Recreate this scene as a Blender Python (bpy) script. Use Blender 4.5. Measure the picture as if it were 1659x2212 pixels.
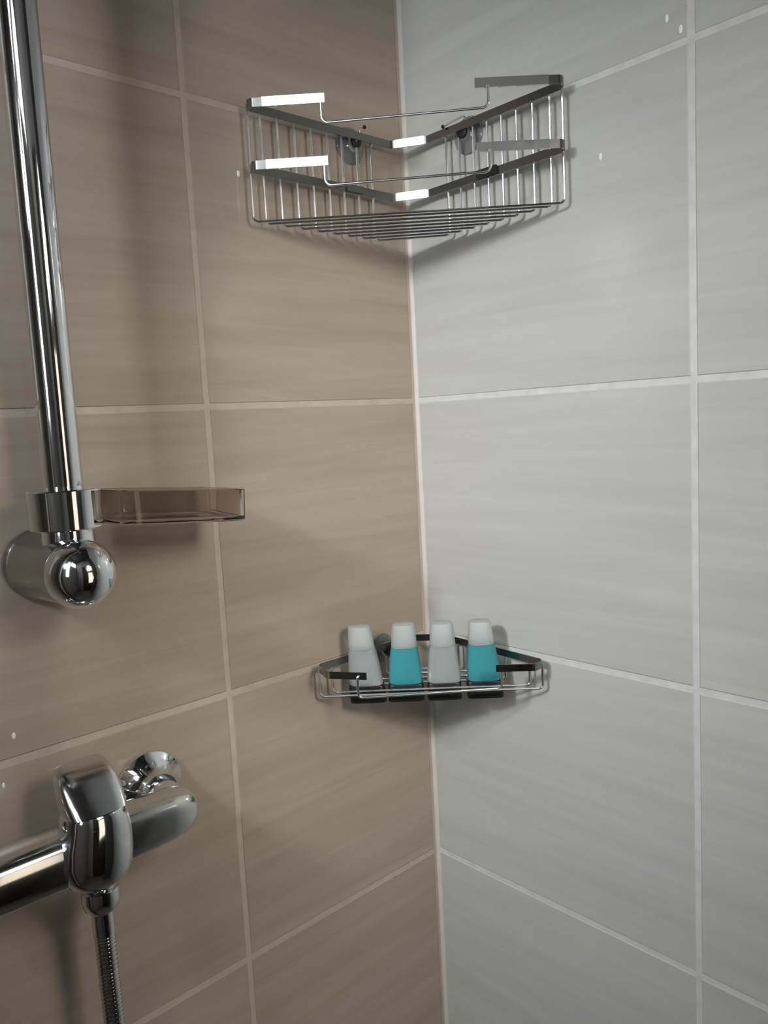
import bpy, bmesh, math, random
from mathutils import Vector, Matrix

random.seed(7)
for o in list(bpy.data.objects):
    bpy.data.objects.remove(o, do_unlink=True)
SC = bpy.context.scene
COL = SC.collection
ZH = 1.5                      # height of the reference grout line above the floor

# ------------------------------------------------------------------ camera
cam_d = bpy.data.cameras.new('camera')
cam_d.sensor_fit = 'VERTICAL'
cam_d.sensor_height = 36.0
cam_d.sensor_width = 27.0
cam_d.lens = 1719.58 * 36.0 / 2212.0
cam_d.clip_start = 0.01
cam = bpy.data.objects.new('camera', cam_d)
COL.objects.link(cam)
cr, cu, cf = (0.72965, -0.68181, -0.05241), (0.11541, 0.04723, 0.99219), (0.67401, 0.73001, -0.11315)
cam.matrix_world = Matrix(((cr[0], cu[0], -cf[0], -0.7258), (cr[1], cu[1], -cf[1], -0.7143),
                           (cr[2], cu[2], -cf[2], -0.0238 + ZH), (0, 0, 0, 1)))
SC.camera = cam

# ------------------------------------------------------------------ light, exposure
W = bpy.data.worlds.new('world'); SC.world = W
W.use_nodes = True
W.node_tree.nodes['Background'].inputs[0].default_value = (0.75, 0.87, 1.0, 1)
W.node_tree.nodes['Background'].inputs[1].default_value = 0.3
SC.view_settings.view_transform = 'Standard'
SC.view_settings.look = 'None'
SC.view_settings.gamma = 1.0
SC.view_settings.use_curve_mapping = False
SC.view_settings.exposure = 0.0
WINDOW_POWER = 9.0           # emission of the daylit frosted pane
WARM_FILL_POWER = 1.2              # emission of the door panel, added as warm fill for the left wall
ADDED_SPOT_A = 42.0                 # watts, added spot that brightens the right wall near the corner
ADDED_SPOT_B = 50.0                 # watts, added warm spot that brightens the left wall near the corner
ADDED_LAMP_POWER = 2.8              # emission of the unseen long lamp added for reflections

# ------------------------------------------------------------------ materials
MATS = {}
def mat(name, color, rough=0.5, metal=0.0, trans=0.0, ior=1.45, spec=0.5, emit=None, estr=0.0, coat=0.0, sss=0.0, alpha=1.0):
    m = bpy.data.materials.new(name); m.use_nodes = True
    b = m.node_tree.nodes['Principled BSDF']
    b.inputs['Base Color'].default_value = (*color, 1)
    b.inputs['Roughness'].default_value = rough
    b.inputs['Metallic'].default_value = metal
    b.inputs['Transmission Weight'].default_value = trans
    b.inputs['IOR'].default_value = ior
    b.inputs['Specular IOR Level'].default_value = spec
    b.inputs['Coat Weight'].default_value = coat
    if sss:
        b.inputs['Subsurface Weight'].default_value = sss
        b.inputs['Subsurface Radius'].default_value = (0.01, 0.01, 0.01)
        b.inputs['Subsurface Scale'].default_value = 1.0
    if emit:
        b.inputs['Emission Color'].default_value = (*emit, 1)
        b.inputs['Emission Strength'].default_value = estr
    MATS[name] = m
    return m

def tile_mat(name, ca, cb, rough):
    """glazed ceramic with fine horizontal streaks, shifted per tile"""
    m = mat(name, ca, rough, spec=0.5)
    nt = m.node_tree; N = nt.nodes; L = nt.links
    b = N['Principled BSDF']
    tc = N.new('ShaderNodeTexCoord'); oi = N.new('ShaderNodeObjectInfo')
    add = N.new('ShaderNodeVectorMath'); add.operation = 'ADD'
    mul = N.new('ShaderNodeMath'); mul.operation = 'MULTIPLY'; mul.inputs[1].default_value = 37.0
    L.new(oi.outputs['Random'], mul.inputs[0])
    L.new(tc.outputs['Object'], add.inputs[0]); L.new(mul.outputs[0], add.inputs[1])
    mp = N.new('ShaderNodeMapping'); mp.inputs['Scale'].default_value = (3.0, 3.0, 45.0)
    mp.inputs['Rotation'].default_value = (0.03, 0.03, 0)
    L.new(add.outputs[0], mp.inputs[0])
    n1 = N.new('ShaderNodeTexNoise'); n1.inputs['Scale'].default_value = 1.0
    n1.inputs['Detail'].default_value = 5.0; n1.inputs['Roughness'].default_value = 0.6
    n1.inputs['Distortion'].default_value = 0.6
    L.new(mp.outputs[0], n1.inputs['Vector'])
    rp = N.new('ShaderNodeValToRGB')
    rp.color_ramp.elements[0].position = 0.32; rp.color_ramp.elements[0].color = (*ca, 1)
    rp.color_ramp.elements[1].position = 0.70; rp.color_ramp.elements[1].color = (*cb, 1)
    L.new(n1.outputs['Fac'], rp.inputs[0]); L.new(rp.outputs[0], b.inputs['Base Color'])
    # very shallow glaze relief
    n2 = N.new('ShaderNodeTexNoise'); n2.inputs['Scale'].default_value = 14.0; n2.inputs['Detail'].default_value = 1.0
    L.new(add.outputs[0], n2.inputs['Vector'])
    bp = N.new('ShaderNodeBump'); bp.inputs['Strength'].default_value = 0.05; bp.inputs['Distance'].default_value = 0.01
    L.new(n2.outputs['Fac'], bp.inputs['Height']); L.new(bp.outputs[0], b.inputs['Normal'])
    return m

def speckle(m, scale, amount):
    nt = m.node_tree; N = nt.nodes; L = nt.links; b = N['Principled BSDF']
    tc = N.new('ShaderNodeTexCoord'); n = N.new('ShaderNodeTexNoise')
    n.inputs['Scale'].default_value = scale; n.inputs['Detail'].default_value = 4
    L.new(tc.outputs['Object'], n.inputs['Vector'])
    c = b.inputs['Base Color'].default_value[:3]
    rp = N.new('ShaderNodeValToRGB')
    rp.color_ramp.elements[0].position = .3; rp.color_ramp.elements[1].position = .7
    rp.color_ramp.elements[0].color = (*[v * (1 - amount) for v in c], 1)
    rp.color_ramp.elements[1].color = (*[min(1, v * (1 + amount)) for v in c], 1)
    L.new(n.outputs['Fac'], rp.inputs[0]); L.new(rp.outputs[0], b.inputs['Base Color'])
    return m

def rough_noise(m, lo, hi, scale):
    nt = m.node_tree; N = nt.nodes; L = nt.links; b = N['Principled BSDF']
    tc = N.new('ShaderNodeTexCoord'); n = N.new('ShaderNodeTexNoise')
    n.inputs['Scale'].default_value = scale; n.inputs['Detail'].default_value = 3
    L.new(tc.outputs['Object'], n.inputs['Vector'])
    mr = N.new('ShaderNodeMapRange'); mr.inputs['To Min'].default_value = lo; mr.inputs['To Max'].default_value = hi
    L.new(n.outputs['Fac'], mr.inputs['Value']); L.new(mr.outputs[0], b.inputs['Roughness'])
    return m

tile_mat('tile_brown', (0.365, 0.298, 0.240), (0.435, 0.362, 0.298), 0.20)
tile_mat('tile_light', (0.460, 0.459, 0.427), (0.521, 0.525, 0.492), 0.13)
speckle(mat('grout_brown', (0.50, 0.42, 0.35), 0.85), 60, .08)
speckle(mat('grout_light', (0.585, 0.585, 0.56), 0.85), 60, .08)
speckle(mat('silicone', (0.58, 0.54, 0.51), 0.45), 30, .05)
rough_noise(mat('chrome', (0.78, 0.80, 0.82), 0.07, 1.0), 0.04, 0.11, 40)
rough_noise(mat('chrome_dark', (0.40, 0.41, 0.41), 0.10, 1.0), 0.07, 0.14, 50)
rough_noise(mat('chrome_worn', (0.70, 0.71, 0.70), 0.16, 1.0), 0.10, 0.20, 60)
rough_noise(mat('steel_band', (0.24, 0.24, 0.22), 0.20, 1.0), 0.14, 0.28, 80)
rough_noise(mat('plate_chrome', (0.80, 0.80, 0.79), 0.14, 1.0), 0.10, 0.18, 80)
rough_noise(mat('wire_chrome', (0.84, 0.85, 0.86), 0.2, 1.0), 0.16, 0.26, 90)
mat('acrylic', (0.74, 0.68, 0.63), 0.05, trans=1.0, ior=1.47)
mat('cup_rubber', (0.62, 0.64, 0.64), 0.10, trans=0.85, ior=1.42)
speckle(mat('black_rubber', (0.012, 0.012, 0.012), 0.4), 40, .2)
speckle(mat('black_base', (0.010, 0.011, 0.010), 0.35), 40, .2)
speckle(mat('frosted_cap', (0.70, 0.75, 0.74), 0.35, trans=0.6, ior=1.25), 20, .03)
speckle(mat('teal_bottle', (0.075, 0.39, 0.44), 0.26, trans=0.35, ior=1.3), 20, .12)
speckle(mat('clear_bottle', (0.49, 0.54, 0.54), 0.28, trans=0.5, ior=1.35), 20, .05)
mat('water', (0.92, 0.92, 0.90), 0.12, trans=0.1, ior=1.33)
speckle(mat('ceiling_dark', (0.035, 0.032, 0.030), 0.5), 4, .1)
speckle(mat('floor_tile', (0.22, 0.20, 0.18), 0.35), 6, .1)
speckle(mat('light_block_dark', (0.10, 0.09, 0.08), 0.4), 3, .1)
speckle(mat('wall_grey', (0.38, 0.37, 0.35), 0.4), 3, .1)
speckle(mat('door_wood', (0.055, 0.038, 0.026), 0.4), 8, .25)
speckle(mat('frame_white', (0.75, 0.75, 0.73), 0.4), 10, .03)
mat('pane_daylight', (0.8, 0.85, 0.9), 0.3, emit=(0.80, 0.91, 1.0), estr=WINDOW_POWER)
mat('pane_warm_fill', (0.85, 0.8, 0.7), 0.3, emit=(1.0, 0.86, 0.70), estr=WARM_FILL_POWER)
mat('added_lamp_glow', (0.9, 0.9, 0.88), 0.4, emit=(1.0, 0.97, 0.92), estr=ADDED_LAMP_POWER)

# ------------------------------------------------------------------ helpers
def mesh_obj(name, verts, faces, material, parent=None, origin=(0, 0, 0), smooth=True, angle=0.6):
    ox, oy, oz = origin
    me = bpy.data.meshes.new(name)
    me.from_pydata([(v[0] - ox, v[1] - oy, v[2] - oz) for v in verts], [], faces)
    bm = bmesh.new(); bm.from_mesh(me)
    bmesh.ops.recalc_face_normals(bm, faces=bm.faces)
    if smooth:
        for f in bm.faces: f.smooth = True
        for e in bm.edges:
            if len(e.link_faces) == 2 and e.calc_face_angle(0) > angle: e.smooth = False
    bm.to_mesh(me); bm.free()
    me.materials.append(MATS[material])
    o = bpy.data.objects.new(name, me); COL.objects.link(o)
    if parent: o.parent = parent
    return o

def thing(name, label, cat, loc, group=None):
    e = bpy.data.objects.new(name, None); COL.objects.link(e)
    e.empty_display_size = 0.02
    e.location = loc; e['label'] = label; e['category'] = cat
    if group: e['group'] = group
    return e

class G:
    """collects vertices and faces"""
    def __init__(s): s.v = []; s.f = []
    def add(s, v, f):
        n = len(s.v); s.v += [tuple(p) for p in v]; s.f += [tuple(i + n for i in q) for q in f]; return s
    def box(s, a, b):
        x0, y0, z0 = a; x1, y1, z1 = b
        return s.add([(x0,y0,z0),(x1,y0,z0),(x1,y1,z0),(x0,y1,z0),(x0,y0,z1),(x1,y0,z1),(x1,y1,z1),(x0,y1,z1)],
                     [(0,3,2,1),(4,5,6,7),(0,1,5,4),(1,2,6,5),(2,3,7,6),(3,0,4,7)])
    def tube(s, pts, r, seg=10, closed=False):
        pts = [Vector(p) for p in pts]; n = len(pts); V = []
        rr = r if isinstance(r, (list, tuple)) else [r] * n
        t0 = (pts[1] - pts[0]).normalized()
        ref = Vector((0, 0, 1)) if abs(t0.z) < 0.9 else Vector((1, 0, 0))
        u = t0.cross(ref).normalized()
        prev = t0
        for i in range(n):
            if i == 0: t = t0
            elif i == n - 1: t = (pts[i] - pts[i-1]).normalized()
            else:
                t = ((pts[i] - pts[i-1]).normalized() + (pts[i+1] - pts[i]).normalized())
                t = t.normalized() if t.length > 1e-6 else prev
            ax = prev.cross(t)
            if ax.length > 1e-7:
                u = Matrix.Rotation(prev.angle(t), 3, ax.normalized()) @ u
            u = (u - t * u.dot(t)).normalized(); w = t.cross(u); prev = t
            for k in range(seg):
                a = 2 * math.pi * k / seg
                V.append(pts[i] + rr[i] * (math.cos(a) * u + math.sin(a) * w))
        F = [(i*seg+k, i*seg+(k+1) % seg, (i+1)*seg+(k+1) % seg, (i+1)*seg+k) for i in range(n-1) for k in range(seg)]
        F += [tuple(range(seg))[::-1], tuple((n-1)*seg + k for k in range(seg))]
        return s.add(V, F)
    def lathe(s, prof, origin, axis, seg=40):
        """prof: list of (along axis, radius)"""
        a = Vector(axis).normalized(); o = Vector(origin)
        u = a.orthogonal().normalized(); w = a.cross(u)
        V = []; n = len(prof)
        for (h, r) in prof:
            for k in range(seg):
                t = 2 * math.pi * k / seg
                V.append(o + a * h + max(r, 1e-5) * (math.cos(t) * u + math.sin(t) * w))
        F = [(i*seg+k, i*seg+(k+1) % seg, (i+1)*seg+(k+1) % seg, (i+1)*seg+k) for i in range(n-1) for k in range(seg)]
        F += [tuple(range(seg)), tuple((n-1)*seg + k for k in range(seg))]
        return s.add(V, F)
    def loft(s, rings):
        """rings: equal-length loops of points; capped"""
        m = len(rings[0]); V = [p for r in rings for p in r]; n = len(rings)
        F = [(i*m+k, i*m+(k+1) % m, (i+1)*m+(k+1) % m, (i+1)*m+k) for i in range(n-1) for k in range(m)]
        F += [tuple(range(m))[::-1], tuple((n-1)*m + k for k in range(m))]
        return s.add(V, F)
    def band(s, path, h, t):
        """flat strip standing on edge, swept along a horizontal polyline"""
        n = len(path); V = []
        for i, p in enumerate(path):
            p = Vector(p)
            d0 = (p - Vector(path[i-1])).normalized() if i else None
            d1 = (Vector(path[i+1]) - p).normalized() if i < n-1 else None
            d = (d0 or d1) if (d0 is None or d1 is None) else (d0 + d1).normalized()
            k = 1.0 if (d0 is None or d1 is None) else 1.0 / max(0.5, d.dot(d1))
            nn = Vector((-d.y, d.x, 0)).normalized() * (t / 2 * k)
            for a, b in ((-1, -1), (1, -1), (1, 1), (-1, 1)):
                V.append(p + a * nn + Vector((0, 0, b * h / 2)))
        F = [(i*4+k, i*4+(k+1) % 4, (i+1)*4+(k+1) % 4, (i+1)*4+k) for i in range(n-1) for k in range(4)]
        F += [(0, 1, 2, 3), tuple((n-1)*4 + k for k in range(4))]
        return s.add(V, F)
    def obj(s, name, material, parent=None, origin=(0, 0, 0), **k):
        return mesh_obj(name, s.v, s.f, material, parent, origin, **k)

def fillet(pts, r, n=6):
    """round the inner corners of a polyline"""
    pts = [Vector(p) for p in pts]; out = [pts[0]]
    for i in range(1, len(pts) - 1):
        rad = r[i] if isinstance(r, (list, tuple)) else r
        a = (pts[i-1] - pts[i]); b = (pts[i+1] - pts[i])
        la, lb = a.length, b.length; a.normalize(); b.normalize()
        ang = a.angle(b)
        d = min(rad / math.tan(ang / 2), 0.45 * la, 0.45 * lb)
        rad2 = d * math.tan(ang / 2)
        bis = (a + b).normalized(); c = pts[i] + bis * (rad2 / math.sin(ang / 2))
        s = pts[i] + a * d - c; e = pts[i] + b * d - c
        tot = s.angle(e); ax = s.cross(e).normalized()
        for k in range(n + 1):
            out.append(c + Matrix.Rotation(tot * k / n, 3, ax) @ s)
    out.append(pts[-1]); return out

def superring(cx, cy, z, a, b, p=2.0, n=40, rot=0.0, dzdx=0.0, dzdy=0.0):
    R_ = []
    for k in range(n):
        t = 2 * math.pi * k / n; c, s_ = math.cos(t), math.sin(t)
        x = a * math.copysign(abs(c) ** (2 / p), c); y = b * math.copysign(abs(s_) ** (2 / p), s_)
        X = x * math.cos(rot) - y * math.sin(rot); Y = x * math.sin(rot) + y * math.cos(rot)
        R_.append(Vector((cx + X, cy + Y, z + dzdx * X + dzdy * Y)))
    return R_

def Z(z): return z + ZH
def struct(o): o['kind'] = 'structure'; return o

# ------------------------------------------------------------------ room
XF, YB, ZC = -1.30, -1.30, 2.7
GR = 0.0066                                   # joint width
def tiled_wall(name, side, verticals, far, grout, tilem):
    g = G()
    if side == 'L': g.box((far, 0.0008, 0), (0.10, 0.10, ZC))
    else: g.box((0.0008, far, 0), (0.10, 0.0008, ZC))
    w = struct(g.obj(name, grout, smooth=False))
    edges = [-0.0045 if side == 'L' else -0.0015] + verticals + [far]
    zs = [0, .3, .6, .9, 1.2, 1.5, 1.8, 2.1, 2.4, ZC]
    cache = {}
    for i in range(len(edges) - 1):
        a, b = edges[i], edges[i+1]
        wd = abs(b - a) - GR; c = (a + b) / 2
        for j in range(len(zs) - 1):
            hh = zs[j+1] - zs[j] - GR; zc = (zs[j] + zs[j+1]) / 2
            key = (round(wd, 5), round(hh, 5))
            x0, z0, bv = wd / 2, hh / 2, 0.0008
            if key not in cache:
                o4 = [(-x0, -z0), (x0, -z0), (x0, z0), (-x0, z0)]
                i4 = [(-x0+bv, -z0+bv), (x0-bv, -z0+bv), (x0-bv, z0-bv), (-x0+bv, z0-bv)]
                prof = [(o4, 0.0030), (o4, 0.0005), (i4, 0.0)]
                V = []
                for ring, d in prof:
                    for (u, v) in ring:
                        V.append((u, d, v) if side == 'L' else (d, u, v))
                F = [(r*4+k, r*4+(k+1) % 4, (r+1)*4+(k+1) % 4, (r+1)*4+k) for r in range(2) for k in range(4)]
                F += [(8, 9, 10, 11), (3, 2, 1, 0)]
                o = mesh_obj('tile', V, F, tilem, w, smooth=False); cache[key] = o.data
            else:
                o = bpy.data.objects.new('tile', cache[key]); COL.objects.link(o); o.parent = w
            o.location = (c, 0, zc) if side == 'L' else (0, c, zc)
    return w
tiled_wall('wall_left', 'L', [-0.3017, -0.9017], XF, 'grout_brown', 'tile_brown')
tiled_wall('wall_right', 'R', [-0.3635, -0.9635], YB, 'grout_light', 'tile_light')

# silicone bead in the corner
g = G(); ring = []
for z in (0.0, ZC):
    r = []
    for k in range(7):
        a = math.radians(90 * k / 6)
        r.append((0.0012 - 0.0052 * (1 - math.sin(a)), 0.0012 - 0.0052 * (1 - math.cos(a)), z))
    r.append((0.0014, 0.0014, z)); ring.append(r)
g.loft(ring); struct(g.obj('trim_1', 'silicone'))

struct(G().box((XF - .1, YB - .1, -.1), (0.1, 0.1, 0)).obj('floor', 'floor_tile', smooth=False))
struct(G().box((XF - .1, YB - .1, ZC), (0.1, 0.1, ZC + .1)).obj('ceiling', 'ceiling_dark', smooth=False))
struct(G().box((XF - .1, YB - .1, 0), (0.1, YB, ZC)).obj('wall_back', 'wall_grey', smooth=False))

# unseen panels, added to shade the outer parts of both tiled walls
struct(G().box((-.95, -.20, 0), (-.89, -.0005, ZC)).obj('light_block_left', 'light_block_dark', smooth=False))
struct(G().box((-.26, -.95, 0), (-.0005, -.89, ZC)).obj('light_block_right', 'light_block_dark', smooth=False))

# far wall with the window opening
WY0, WY1, WZ0, WZ1 = -0.66, -0.43, 1.38, 2.40
g = G()
g.box((XF - .1, YB, 0), (XF, 0.0, WZ0)); g.box((XF - .1, YB, WZ1), (XF, 0.0, ZC))
g.box((XF - .1, YB, WZ0), (XF, WY0, WZ1)); g.box((XF - .1, WY1, WZ0), (XF, 0.0, WZ1))
struct(g.obj('wall_far', 'wall_grey', smooth=False))
win = struct(bpy.data.objects.new('window_1', None)); COL.objects.link(win)
win.location = (XF, (WY0 + WY1) / 2, WZ0)
wo = tuple(win.location)
g = G(); t = .035
g.box((XF-.06, WY0, WZ0), (XF-.02, WY0+t, WZ1)); g.box((XF-.06, WY1-t, WZ0), (XF-.02, WY1, WZ1))
g.box((XF-.06, WY0+t, WZ0), (XF-.02, WY1-t, WZ0+t)); g.box((XF-.06, WY0+t, WZ1-t), (XF-.02, WY1-t, WZ1))
g.obj('window_frame', 'frame_white', win, wo, smooth=False)
G().box((XF-.046, WY0+t, WZ0+t), (XF-.040, WY1-t, WZ1-t)).obj('pane', 'pane_daylight', win, wo, smooth=False)

# unseen dark door behind the camera; its glowing panel is added warm fill
door = struct(bpy.data.objects.new('door_1', None)); COL.objects.link(door); door.location = (-.45, YB, 0)
do = tuple(door.location)
DX0, DX1, DZ0, DZ1 = -0.44, -0.10, 0.85, 1.55
g = G(); ya, yb = YB + .001, YB + .035
g.box((-.80, ya, .002), (DX0, yb, 2.05)); g.box((DX1, ya, .002), (-.04, yb, 2.05))
g.box((DX0, ya, .002), (DX1, yb, DZ0)); g.box((DX0, ya, DZ1), (DX1, yb, 2.05))
g.obj('door_leaf', 'door_wood', door, do, smooth=False)
G().box((DX0, YB + .014, DZ0), (DX1, YB + .022, DZ1)).obj('pane', 'pane_warm_fill', door, do, smooth=False)
G().lathe([(0, .02), (.01, .02), (.012, .009), (.05, .009)], (-0.74, YB + .034, 1.0), (0, 1, 0), 20).tube(
    [(-0.74, YB + .08, 1.0), (-0.63, YB + .08, 1.0)], .009).obj('door_handle', 'chrome_worn', door, do)

# unseen long lamp, added to give the basket sleeves white reflections
lp = thing('added_lamp', 'unseen long white lamp added high on the far wall for reflections', 'lamp', (XF, -.85, Z(.585)))
lo = tuple(lp.location)
G().box((XF + .001, -1.16, Z(.585)), (XF + .03, -.68, Z(.935))).obj('housing', 'frame_white', lp, lo, smooth=False)
G().box((XF + .031, -1.14, Z(.60)), (XF + .05, -.70, Z(.92))).obj('diffuser', 'added_lamp_glow', lp, lo, smooth=False)

# two unseen spots, added to brighten the corner and let the edges fall off
def spotlight(loc, aim, power, color, label, cone, blend, wall_n, soft):
    e = thing('added_spot', label, 'lamp', loc, 'unseen spots added to brighten the shower corner')
    L0 = Vector(loc); n = Vector(wall_n); rc = soft * 1.15
    head = L0 + n * (rc * .55 + .03); d = (Vector(aim) - head).normalized()
    G().lathe([(0.001, .035), (.010, .035), (.014, .030)], loc, wall_n, 28).tube([L0 + n * .012, head - d * .02], .007, 12).obj('bracket', 'chrome_worn', e, loc)
    G().lathe([(-.035, rc * .5), (-.030, rc * .8), (-.004, rc), (0.0, rc * .97), (-.003, rc * .9)], head, d, 32).obj('lamp_can', 'frame_white', e, loc)
    ld = bpy.data.lights.new('spot', 'SPOT'); ld.energy = power; ld.color = color
    ld.spot_size = math.radians(cone); ld.spot_blend = blend; ld.shadow_soft_size = soft
    lo_ = bpy.data.objects.new('bulb', ld); COL.objects.link(lo_); lo_.parent = e
    lo_.location = head + d * .03 - L0
    lo_.rotation_euler = d.to_track_quat('-Z', 'Y').to_euler()
    return e
spotlight((XF, -.34, Z(.37)), (0, .30, Z(-.34)), ADDED_SPOT_A, (.95, .98, 1.0), 'small round spot added beside the window to brighten the corner', 88, 1.0, (1, 0, 0), .070)
spotlight((-.38, YB, Z(.32)), (.25, 0, Z(-.33)), ADDED_SPOT_B, (1.0, .95, .88), 'large round flood light added by the dark door to brighten the corner', 88, 1.0, (0, 1, 0), .16)

# ------------------------------------------------------------------ two-tier corner basket
def corner_basket():
    o = (-0.10, -0.10, Z(.186))
    e = thing('corner_basket', 'chrome wire two-rim corner basket hanging high in the tiled corner', 'basket', o)
    gb, gw = 0.0150, 0.0120
    EL, ER = (-.2395, -gb), (-gb, -.2375)
    FL, FR = (-.1875, -.0760), (-.0900, -.1880)
    CL, CR = (-.2415, -.0235), (-.0250, -.2465)
    BL, BR = (-.0380, -gb), (-gb, -.0520)
    H, T = 0.0085, 0.0014
    for zc, df in ((.2985, 0.0), (.2385, .003)):
        z = Z(zc)
        pl = [FL, CL, EL, BL, BR, ER, CR, FR]
        path = fillet([(x, y, z) for x, y in pl], [0, .007, .006, .006, .006, .006, .007, 0], 5)
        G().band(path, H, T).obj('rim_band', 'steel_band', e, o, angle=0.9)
        # bright sleeves over the two front ends and the back corner of the band
        def sleeve(p, q, t0, t1, ext=.0011):
            p, q = Vector((*p, z)), Vector((*q, z)); a_, b_ = p.lerp(q, t0), p.lerp(q, t1)
            n_ = Vector((-.7, -.7, 0)).normalized() * .0003
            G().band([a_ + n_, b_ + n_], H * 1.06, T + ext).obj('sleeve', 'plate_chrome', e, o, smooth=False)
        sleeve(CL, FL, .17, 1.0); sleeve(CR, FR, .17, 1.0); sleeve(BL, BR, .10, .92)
        # front wire: dips between the ends of the band
        dip = .0235
        a = Vector((FL[0], FL[1], 0)); b = Vector((FR[0], FR[1], 0)); d = (b - a).normalized()
        a2 = a - d * .004; b2 = b + d * .013
        pts = fillet([(a2.x, a2.y, z - H * .3), (a2.x, a2.y, z - dip), (b2.x, b2.y, z - dip), (b2.x, b2.y, z - H * .3)], .0065, 6)
        G().tube(pts, .0014, 10).obj('front_rail', 'wire_chrome', e, o)
    lx = [-.2380, -.2222, -.2009, -.1787, -.1563, -.1338, -.1125, -.0905, -.0684]
    ry = [-.2355, -.2202, -.1989, -.1781, -.1583, -.1385, -.1187, -.0982, -.0785]
    for x, y in zip(lx, ry):
        zt, zb = Z(.3015), Z(.186)
        pts = fillet([(x, -gw, zt), (x, -gw, zb), (-gw, y, zb), (-gw, y, zt)], .0055, 6)
        G().tube(pts, .00145, 8).obj('basket_wire', 'wire_chrome', e, o)
    # suction mounts
    for side, c, zz in (('L', -.0905, .2915), ('R', -.1030, .2915)):
        nrm = (0, -1, 0) if side == 'L' else (-1, 0, 0)
        og = (c, 0, Z(zz)) if side == 'L' else (0, c, Z(zz))
        cup = G().lathe([(0.0004, .0195), (.0015, .0205), (.0030, .0195), (.0050, .0130), (.0075, .0085), (.0100, .0075), (.0112, .004)],
                        og, nrm, 32).obj('suction_cup', 'cup_rubber', e, o)
        G().lathe([(.0100, .0056), (.0108, .0066), (.0136, .0066), (.0142, .005)], (og[0], og[1], og[2] + .0015), nrm, 20).obj('cap_nut', 'black_rubber', cup, o)
        # wire hook from the mount over the band, with a ball tip
        if side == 'L':
            hp = [(c - .002, -.014, Z(.292)), (c + .004, -.013, Z(.3045)), (c + .006, -.0165, Z(.3095)), (c + .006, -.021, Z(.3075))]
        else:
            hp = [(-.013, c - .012, Z(.300)), (-.016, c - .006, Z(.3075)), (-.0165, c + .012, Z(.3060)), (-.019, c + .022, Z(.3035))]
        hk = G().tube(fillet(hp, .004, 4), .0010, 8).obj('hook', 'wire_chrome', cup, o)
        G().lathe([(-.0022, .0), (-.0016, .0015), (0, .0022), (.0016, .0015), (.0022, 0)], hp[-1], (0, 0, 1), 12).add([], []).obj('hook_tip', 'black_rubber', e, o)
    # second pair of clips on the lower band
    for side, c in (('L', -.100), ('R', -.140)):
        g = G()
        if side == 'L': g.box((c - .012, -.0185, Z(.2350)), (c + .012, -.0160, Z(.2425)))
        else: g.box((-.0185, c - .014, Z(.2350)), (-.0160, c + .014, Z(.2440)))
        g.obj('band_clip', 'black_rubber' if side == 'R' else 'steel_band', e, o, smooth=False)
    return e
corner_basket()

# ------------------------------------------------------------------ small corner shelf
def corner_shelf():
    o = (-0.08, -0.08, Z(-.332))
    e = thing('corner_shelf', 'small dark chrome wire corner shelf holding four little bottles', 'shelf', o)
    gb, gw = .0150, .0122
    EL, ER = (-.1935, -gb), (-gb, -.1945)
    CL, CR = (-.2035, -.0420), (-.0330, -.1960)
    FL, FR = (-.1770, -.0780), (-.0640, -.1660)
    BL, BR = (-.0400, -gb), (-gb, -.0420)
    zf = lambda x, y: Z(-.2965) + .030 * (y + .03) * (1 if y < -.03 else 0)
    path = fillet([(x, y, zf(x, y)) for x, y in (FL, CL, EL, BL, BR, ER, CR, FR)], [0, .008, .008, .006, .006, .008, .008, 0], 5)
    G().band(path, .0080, .0014).obj('rim_band', 'steel_band', e, o, angle=0.9)
    a = Vector((FL[0], FL[1], 0)); b = Vector((FR[0], FR[1], 0)); d = (b - a).normalized()
    a2 = a - d * .010; b2 = b + d * .006
    pts = fillet([(a2.x, a2.y, Z(-.2985)), (a2.x, a2.y, Z(-.3215)), (b2.x, b2.y, Z(-.3235)), (b2.x, b2.y, Z(-.3045))], .005, 6)
    G().tube(pts, .0014, 10).obj('front_rail', 'wire_chrome', e, o)
    lx = [-.1905, -.1725, -.1375, -.1125, -.0875, -.0640]
    for x in lx:
        zt, zb = Z(-.2990), Z(-.332)
        pts = fillet([(x, -gw, zt), (x, -gw, zb), (-gw, x, zb), (-gw, x, zt - .004)], .005, 6)
        G().tube(pts, .0014, 8).obj('shelf_wire', 'wire_chrome', e, o)
    # suction mount on the left wall
    for og, nrm in (((-.082, 0, Z(-.302)), (0, -1, 0)), ((0, -.092, Z(-.304)), (-1, 0, 0))):
        cup = G().lathe([(0.0004, .0170), (.0015, .0180), (.0030, .0170), (.0050, .0120), (.0075, .0085), (.0105, .0075)],
                        og, nrm, 32).obj('suction_cup', 'cup_rubber', e, o)
        G().lathe([(.0100, .0065), (.0118, .0080), (.0160, .0080), (.0170, .006)], og, nrm, 20).obj('cap_nut', 'black_rubber', cup, o)
    return e
corner_shelf()

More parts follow.
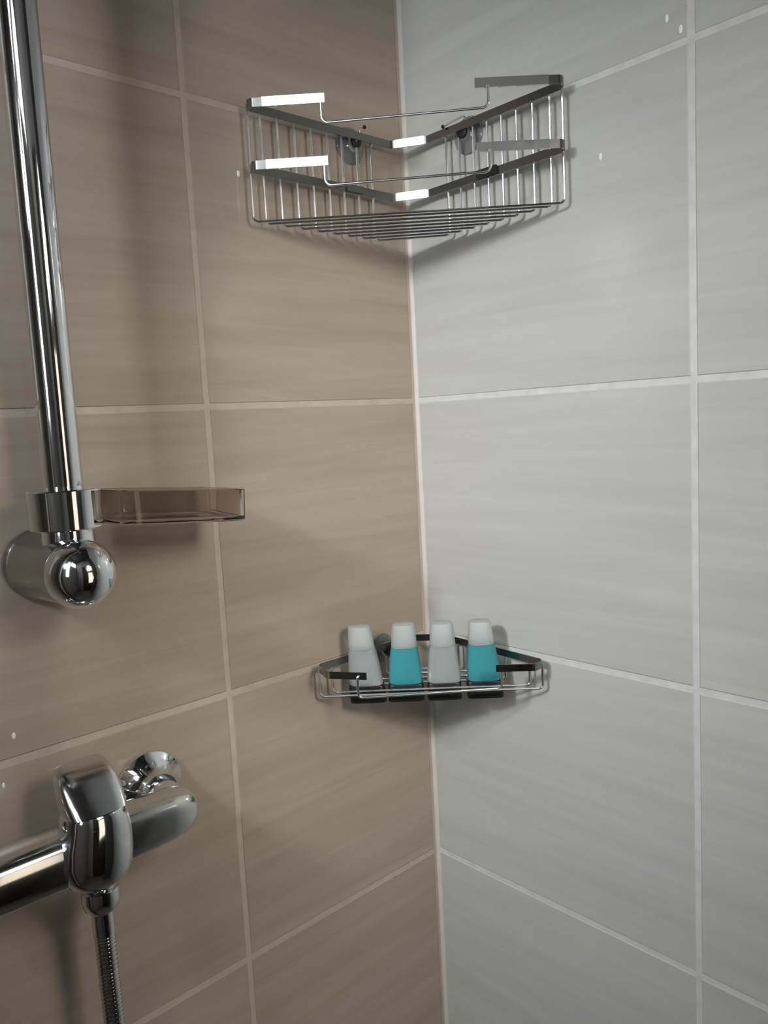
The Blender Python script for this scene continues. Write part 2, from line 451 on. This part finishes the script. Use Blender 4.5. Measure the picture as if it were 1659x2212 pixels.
# ------------------------------------------------------------------ bottles
def bottle(cx, cy, liquid, label, lean=(0, 0), zoff=0.0, wb=1.0):
    o = (cx, cy, Z(-.3475 + zoff))
    e = thing('toiletry_bottle', label, 'bottle', o, 'small toiletry bottles on the corner shelf')
    rot = math.radians(-45)
    def rings(data, p, n=32):
        out = []
        for z, a, b in data:
            k = z + .3475
            out.append(superring(cx + lean[0] * k, cy + lean[1] * k, Z(z + zoff), a, b, p, n, rot))
        return out
    G().loft(rings([(-.3475, .0206*wb, .0095), (-.3468, .0210*wb, .0100), (-.3285, .0206*wb, .0100), (-.3275, .0200*wb, .0095)], 6)).obj('base', 'black_base', e, o)
    G().loft(rings([(-.3270, .0188, .0100), (-.3255, .0196, .0110), (-.3150, .0190, .0112), (-.3000, .0176, .0112), (-.2870, .0160, .0112), (-.2840, .0150, .0108)], 3.4)).obj(
        'body', 'teal_bottle' if liquid else 'clear_bottle', e, o)
    G().loft(rings([(-.2842, .0146, .0118), (-.2832, .0150, .0124), (-.2700, .0141, .0122), (-.2600, .0131, .0118), (-.2578, .0122, .0108), (-.2570, .0095, .0080)], 2.4)).obj(
        'cap', 'frosted_cap', e, o)
    return e
bottle(-.1355, -.0320, 0, 'clear bottle with frosted cap at the left end of the shelf row', (-.06, .05))
bottle(-.1040, -.0630, 1, 'teal bottle standing between the two clear bottles')
bottle(-.0725, -.0945, 0, 'clear bottle with frosted cap standing between the two teal bottles', wb=.95)
bottle(-.0385, -.1275, 1, 'teal bottle at the right end of the shelf row by the right wall', (-.03, .03))

# ------------------------------------------------------------------ slide rail with lower wall mount
RX, RY = -.4762, -.060
def slide_rail():
    o = (RX, 0, Z(-.134))
    e = thing('shower_rail', 'thick chrome vertical shower slide rail on the brown tiled wall', 'shower rail', o)
    G().lathe([(-.118, .0145), (-.112, .0155), (.62, .0155), (.626, .0145)], (RX, RY, Z(0)), (0, 0, 1), 48).obj('rail_tube', 'chrome', e, o)
    for zc in (-.1315, .66):
        mx = -.4810
        ax = (0.0, -1, 0.0)
        mt = G().lathe([(.0005, .0300), (.0012, .0315), (.0060, .0318), (.0080, .0305), (.0100, .0296), (.0500, .0282), (.0850, .0270)],
                       (mx, 0, Z(zc)), ax, 48).obj('wall_mount', 'chrome_dark', e, o)
        prof = [(.0850, .0268), (.0862, .0274)] + [(.0900 + .0276 * math.sin(t), .0276 * math.cos(t)) for t in [math.radians(d) for d in range(0, 91, 9)]]
        G().lathe(prof, (mx, 0, Z(zc)), ax, 48).obj('end_cap', 'chrome', mt, o)
        s = 1 if zc < 0 else -1
        G().lathe([(s * .018, .021), (s * .030, .0205), (s * .0365, .0200)], (RX, RY, Z(zc)), (0, 0, 1), 40).obj('collar', 'chrome', mt, o)
    return e
slide_rail()

# ------------------------------------------------------------------ clear soap dish clipped on the rail
def soap_dish():
    o = (RX, RY, Z(-.080))
    e = thing('soap_dish', 'clear acrylic soap dish clamped to the foot of the shower rail', 'soap dish', o)
    # clamp ring around the rail
    G().lathe([(-.0975, .0162), (-.0975, .0278), (-.0965, .0288), (-.0660, .0290), (-.0650, .0282), (-.0650, .0162)], (RX, RY, Z(0)), (0, 0, 1), 48).obj('clamp_ring', 'chrome', e, o)
    # tray: rounded rectangle, thin walls, drooping away from the rail
    x0, x1, y0, y1 = -.4460, -.3220, -.1000, -.0230
    cx, cy, a, b = (x0 + x1) / 2, (y0 + y1) / 2, (x1 - x0) / 2, (y1 - y0) / 2
    sl = -.085
    def rg(z, k): return superring(cx, cy, Z(z), a - k, b - k, 7, 72, 0, sl)
    zt, zb = -.0735, -.1025
    rings = [rg(zb + .001, .004), rg(zb, .006), rg(zb, .0075)]
    outer = [rg(zb, .0075), rg(zb, .003), rg(zb + .0015, .001), rg(zt - .0008, 0), rg(zt, .0007), rg(zt, .0022), rg(zt - .001, .0028), rg(zb + .0045, .0038), rg(zb + .0030, .006)]
    G().loft(outer).obj('tray', 'acrylic', e, o)
    return e
soap_dish()

# ------------------------------------------------------------------ mixer
MX, MY, MZ = -.4790, -.0620, -.3690
def mixer():
    o = (MX, 0, Z(MZ))
    e = thing('shower_mixer', 'chrome single-lever shower mixer tap on the brown tiled wall', 'tap', o)
    # horizontal body: rounded-square tube tapering to closed ends
    def vring(x, a, b, p, dz=0.0, n=40):
        return [Vector((x, MY + q.x, Z(MZ) + q.y + dz)) for q in superring(0, 0, 0, a, b, p, n)]
    rr = []
    for x, a, b, p in [(-.617, .006, .006, 2.2), (-.615, .011, .011, 2.3), (-.608, .0165, .0165, 2.5), (-.597, .0205, .0205, 2.9), (-.560, .0225, .0225, 3.2), (-.515, .0232, .0232, 3.2),
                       (-.480, .0230, .0230, 3.2), (-.452, .0228, .0222, 3.2), (-.415, .0210, .0210, 3.2), (-.403, .0198, .0200, 2.9), (-.3945, .0170, .0178, 2.6), (-.3885, .0130, .0142, 2.4),
                       (-.3853, .0090, .0100, 2.3), (-.3843, .0040, .0048, 2.2)]:
        rr.append(vring(x, a, b, p))
    G().loft(rr).obj('valve_body', 'chrome_worn', e, o)
    # wall escutcheons and inlets
    for x in (-.4000, -.5900):
        fl = G().lathe([(.0004, .0330), (.0020, .0342), (.0050, .0338), (.0080, .0300), (.0150, .0230), (.0230, .0185), (.0260, .0180)],
                  (x, 0, Z(MZ + .004)), (0, -1, 0), 48).obj('escutcheon', 'chrome', e, o)
        G().lathe([(.0240, .0150), (.0300, .0165), (.0420, .0165), (.0480, .0150)], (x, 0, Z(MZ + .002)), (0, -1, 0), 36).obj('inlet_nut', 'chrome', fl, o)
    # centre housing: bulging column
    cx = -.4860
    hs = []
    for z, a, b, y in [(-.3955, .0150, .0150, -.076), (-.3940, .0200, .0190, -.076), (-.3895, .0250, .0232, -.076), (-.3810, .0292, .0266, -.0755), (-.3700, .0310, .0280, -.075),
                       (-.3560, .0302, .0280, -.075), (-.3400, .0272, .0264, -.075), (-.3320, .0258, .0252, -.075), (-.3300, .0245, .0240, -.075)]:
        hs.append(superring(cx + (.0025 if z > -.345 else .001 if z > -.36 else 0), y, Z(z), a, b, 2.3, 44))
    G().loft(hs).obj('housing', 'chrome', e, o)
    # lever: wedge-shaped block with a flat sloping face
    lv = []
    for z, a, b, y, sl in [(-.3300, .0225, .0215, -.0750, .0), (-.3290, .0244, .0240, -.0755, .0), (-.3240, .0250, .0234, -.0738, .12), (-.3140, .0248, .0204, -.0695, .24),
                           (-.3055, .0238, .0168, -.0650, .30), (-.3005, .0216, .0132, -.0620, .32), (-.2985, .0172, .0085, -.0600, .32)]:
        lv.append(superring(cx + .002, y, Z(z), a, b, 3.6, 44, 0, 0, sl))
    G().loft(lv).obj('lever', 'chrome_worn', e, o)
    G().lathe([(-.4000, .0125), (-.3920, .0135)], (-.4842, -.0750, Z(0)), (0, 0, 1), 32).obj('outlet', 'chrome', e, o)
    return e
mixer()

# ------------------------------------------------------------------ hose
def hose():
    hx, hy = -.4842, -.0750
    o = (hx, hy, Z(-.4035))
    e = thing('shower_hose', 'ribbed chrome shower hose hanging down from the mixer tap', 'hose', o)
    G().lathe([(-.4000, .0120), (-.4012, .0152), (-.4100, .0160), (-.4180, .0142), (-.4225, .0095)], (hx, hy, Z(0)), (0, 0, 1), 32).obj('hose_nut', 'chrome', e, o)
    G().tube([(hx, hy, Z(-.4210)), (hx, hy, Z(-.4320)), (hx, hy, Z(-.4420))], .0090, 20).obj('ferrule', 'chrome', e, o)
    ctrl = [(hx, hy, -.4415), (hx, hy - .0005, -.475), (hx + .0005, hy - .001, -.520), (hx + .001, hy - .003, -.580), (hx + .004, hy - .010, -.72), (hx - .005, hy - .03, -.90),
            (hx - .06, hy - .05, -1.02), (hx - .14, hy - .05, -.95), (hx - .17, hy - .04, -.75), (hx - .175, hy - .03, -.40), (hx - .16, hy - .04, 0.0), (hx - .09, hy - .05, .30), (hx - .02, hy - .055, .415)]
    P = [Vector((x, y, Z(z))) for x, y, z in ctrl]
    pts = []
    for i in range(len(P) - 1):
        p0 = P[max(i-1, 0)]; p1 = P[i]; p2 = P[i+1]; p3 = P[min(i+2, len(P)-1)]
        n = max(4, int((p2 - p1).length / .0011))
        for k in range(n):
            t = k / n
            pts.append(0.5 * ((2*p1) + (-p0+p2)*t + (2*p0-5*p1+4*p2-p3)*t*t + (-p0+3*p1-3*p2+p3)*t**3))
    rr = [.0086 if i % 3 else .0079 for i in range(len(pts))]
    G().tube(pts, rr, 16).obj('hose_tube', 'chrome_worn', e, o, angle=3.0)
    return e
hose()

# hand shower parked at the top of the rail, above the picture
def hand_shower():
    o = (RX, RY, Z(.45))
    e = thing('hand_shower', 'chrome hand shower parked near the top of the slide rail', 'shower head', o)
    G().lathe([(.425, .0160), (.425, .024), (.475, .024), (.475, .0160)], (RX, RY, Z(0)), (0, 0, 1), 32).obj('slider', 'chrome', e, o)
    G().tube([(RX - .022, RY - .060, Z(.41)), (RX - .018, RY - .072, Z(.47)), (RX - .010, RY - .100, Z(.55)), (RX - .004, RY - .125, Z(.60))], [.012, .013, .015, .018], 20).tube(
        [(RX - .01, RY - .018, Z(.45)), (RX - .019, RY - .064, Z(.45))], .010, 12).obj('handle', 'chrome', e, o)
    G().lathe([(-.012, .02), (-.006, .042), (.008, .048), (.014, .046), (.015, .040)], (RX - .002, RY - .140, Z(.612)), (.1, -.75, -.65), 36).obj('spray_head', 'chrome', e, o)
hand_shower()

# ------------------------------------------------------------------ water droplets dried on the glaze
drops = [('L', -.2444, .2360, .0022, 'small white water drop on brown tile left of the wire basket'),
         ('L', -.5169, -.2781, .0022, 'small water drop at the left edge above the mixer tap'),
         ('L', -.5294, -.3186, .0018, 'tiny water drop at the left edge beside the lever'),
         ('R', -.2698, .2242, .0024, 'bright water drop on light tile right of the wire basket'),
         ('R', -.3406, .3254, .0024, 'water drop high on the light wall beside the top joint crossing'),
         ('R', -.3537, .3114, .0026, 'lowest water drop beside the top joint crossing on the light wall')]
for s, c, z, r, lab in drops:
    og = (c, 0, Z(z)) if s == 'L' else (0, c, Z(z))
    n = (0, -1, 0) if s == 'L' else (-1, 0, 0)
    d = G().lathe([(0.0, r), (.0004, r * .97), (.0009, r * .75), (.0012, r * .4), (.0013, 0)], og, n, 16).obj('water_drop', 'water', None, og)
    d.location = og; d['label'] = lab; d['category'] = 'water drop'; d['group'] = 'water drops on the tiles'
    d.scale = (.8, .8, 1.5)
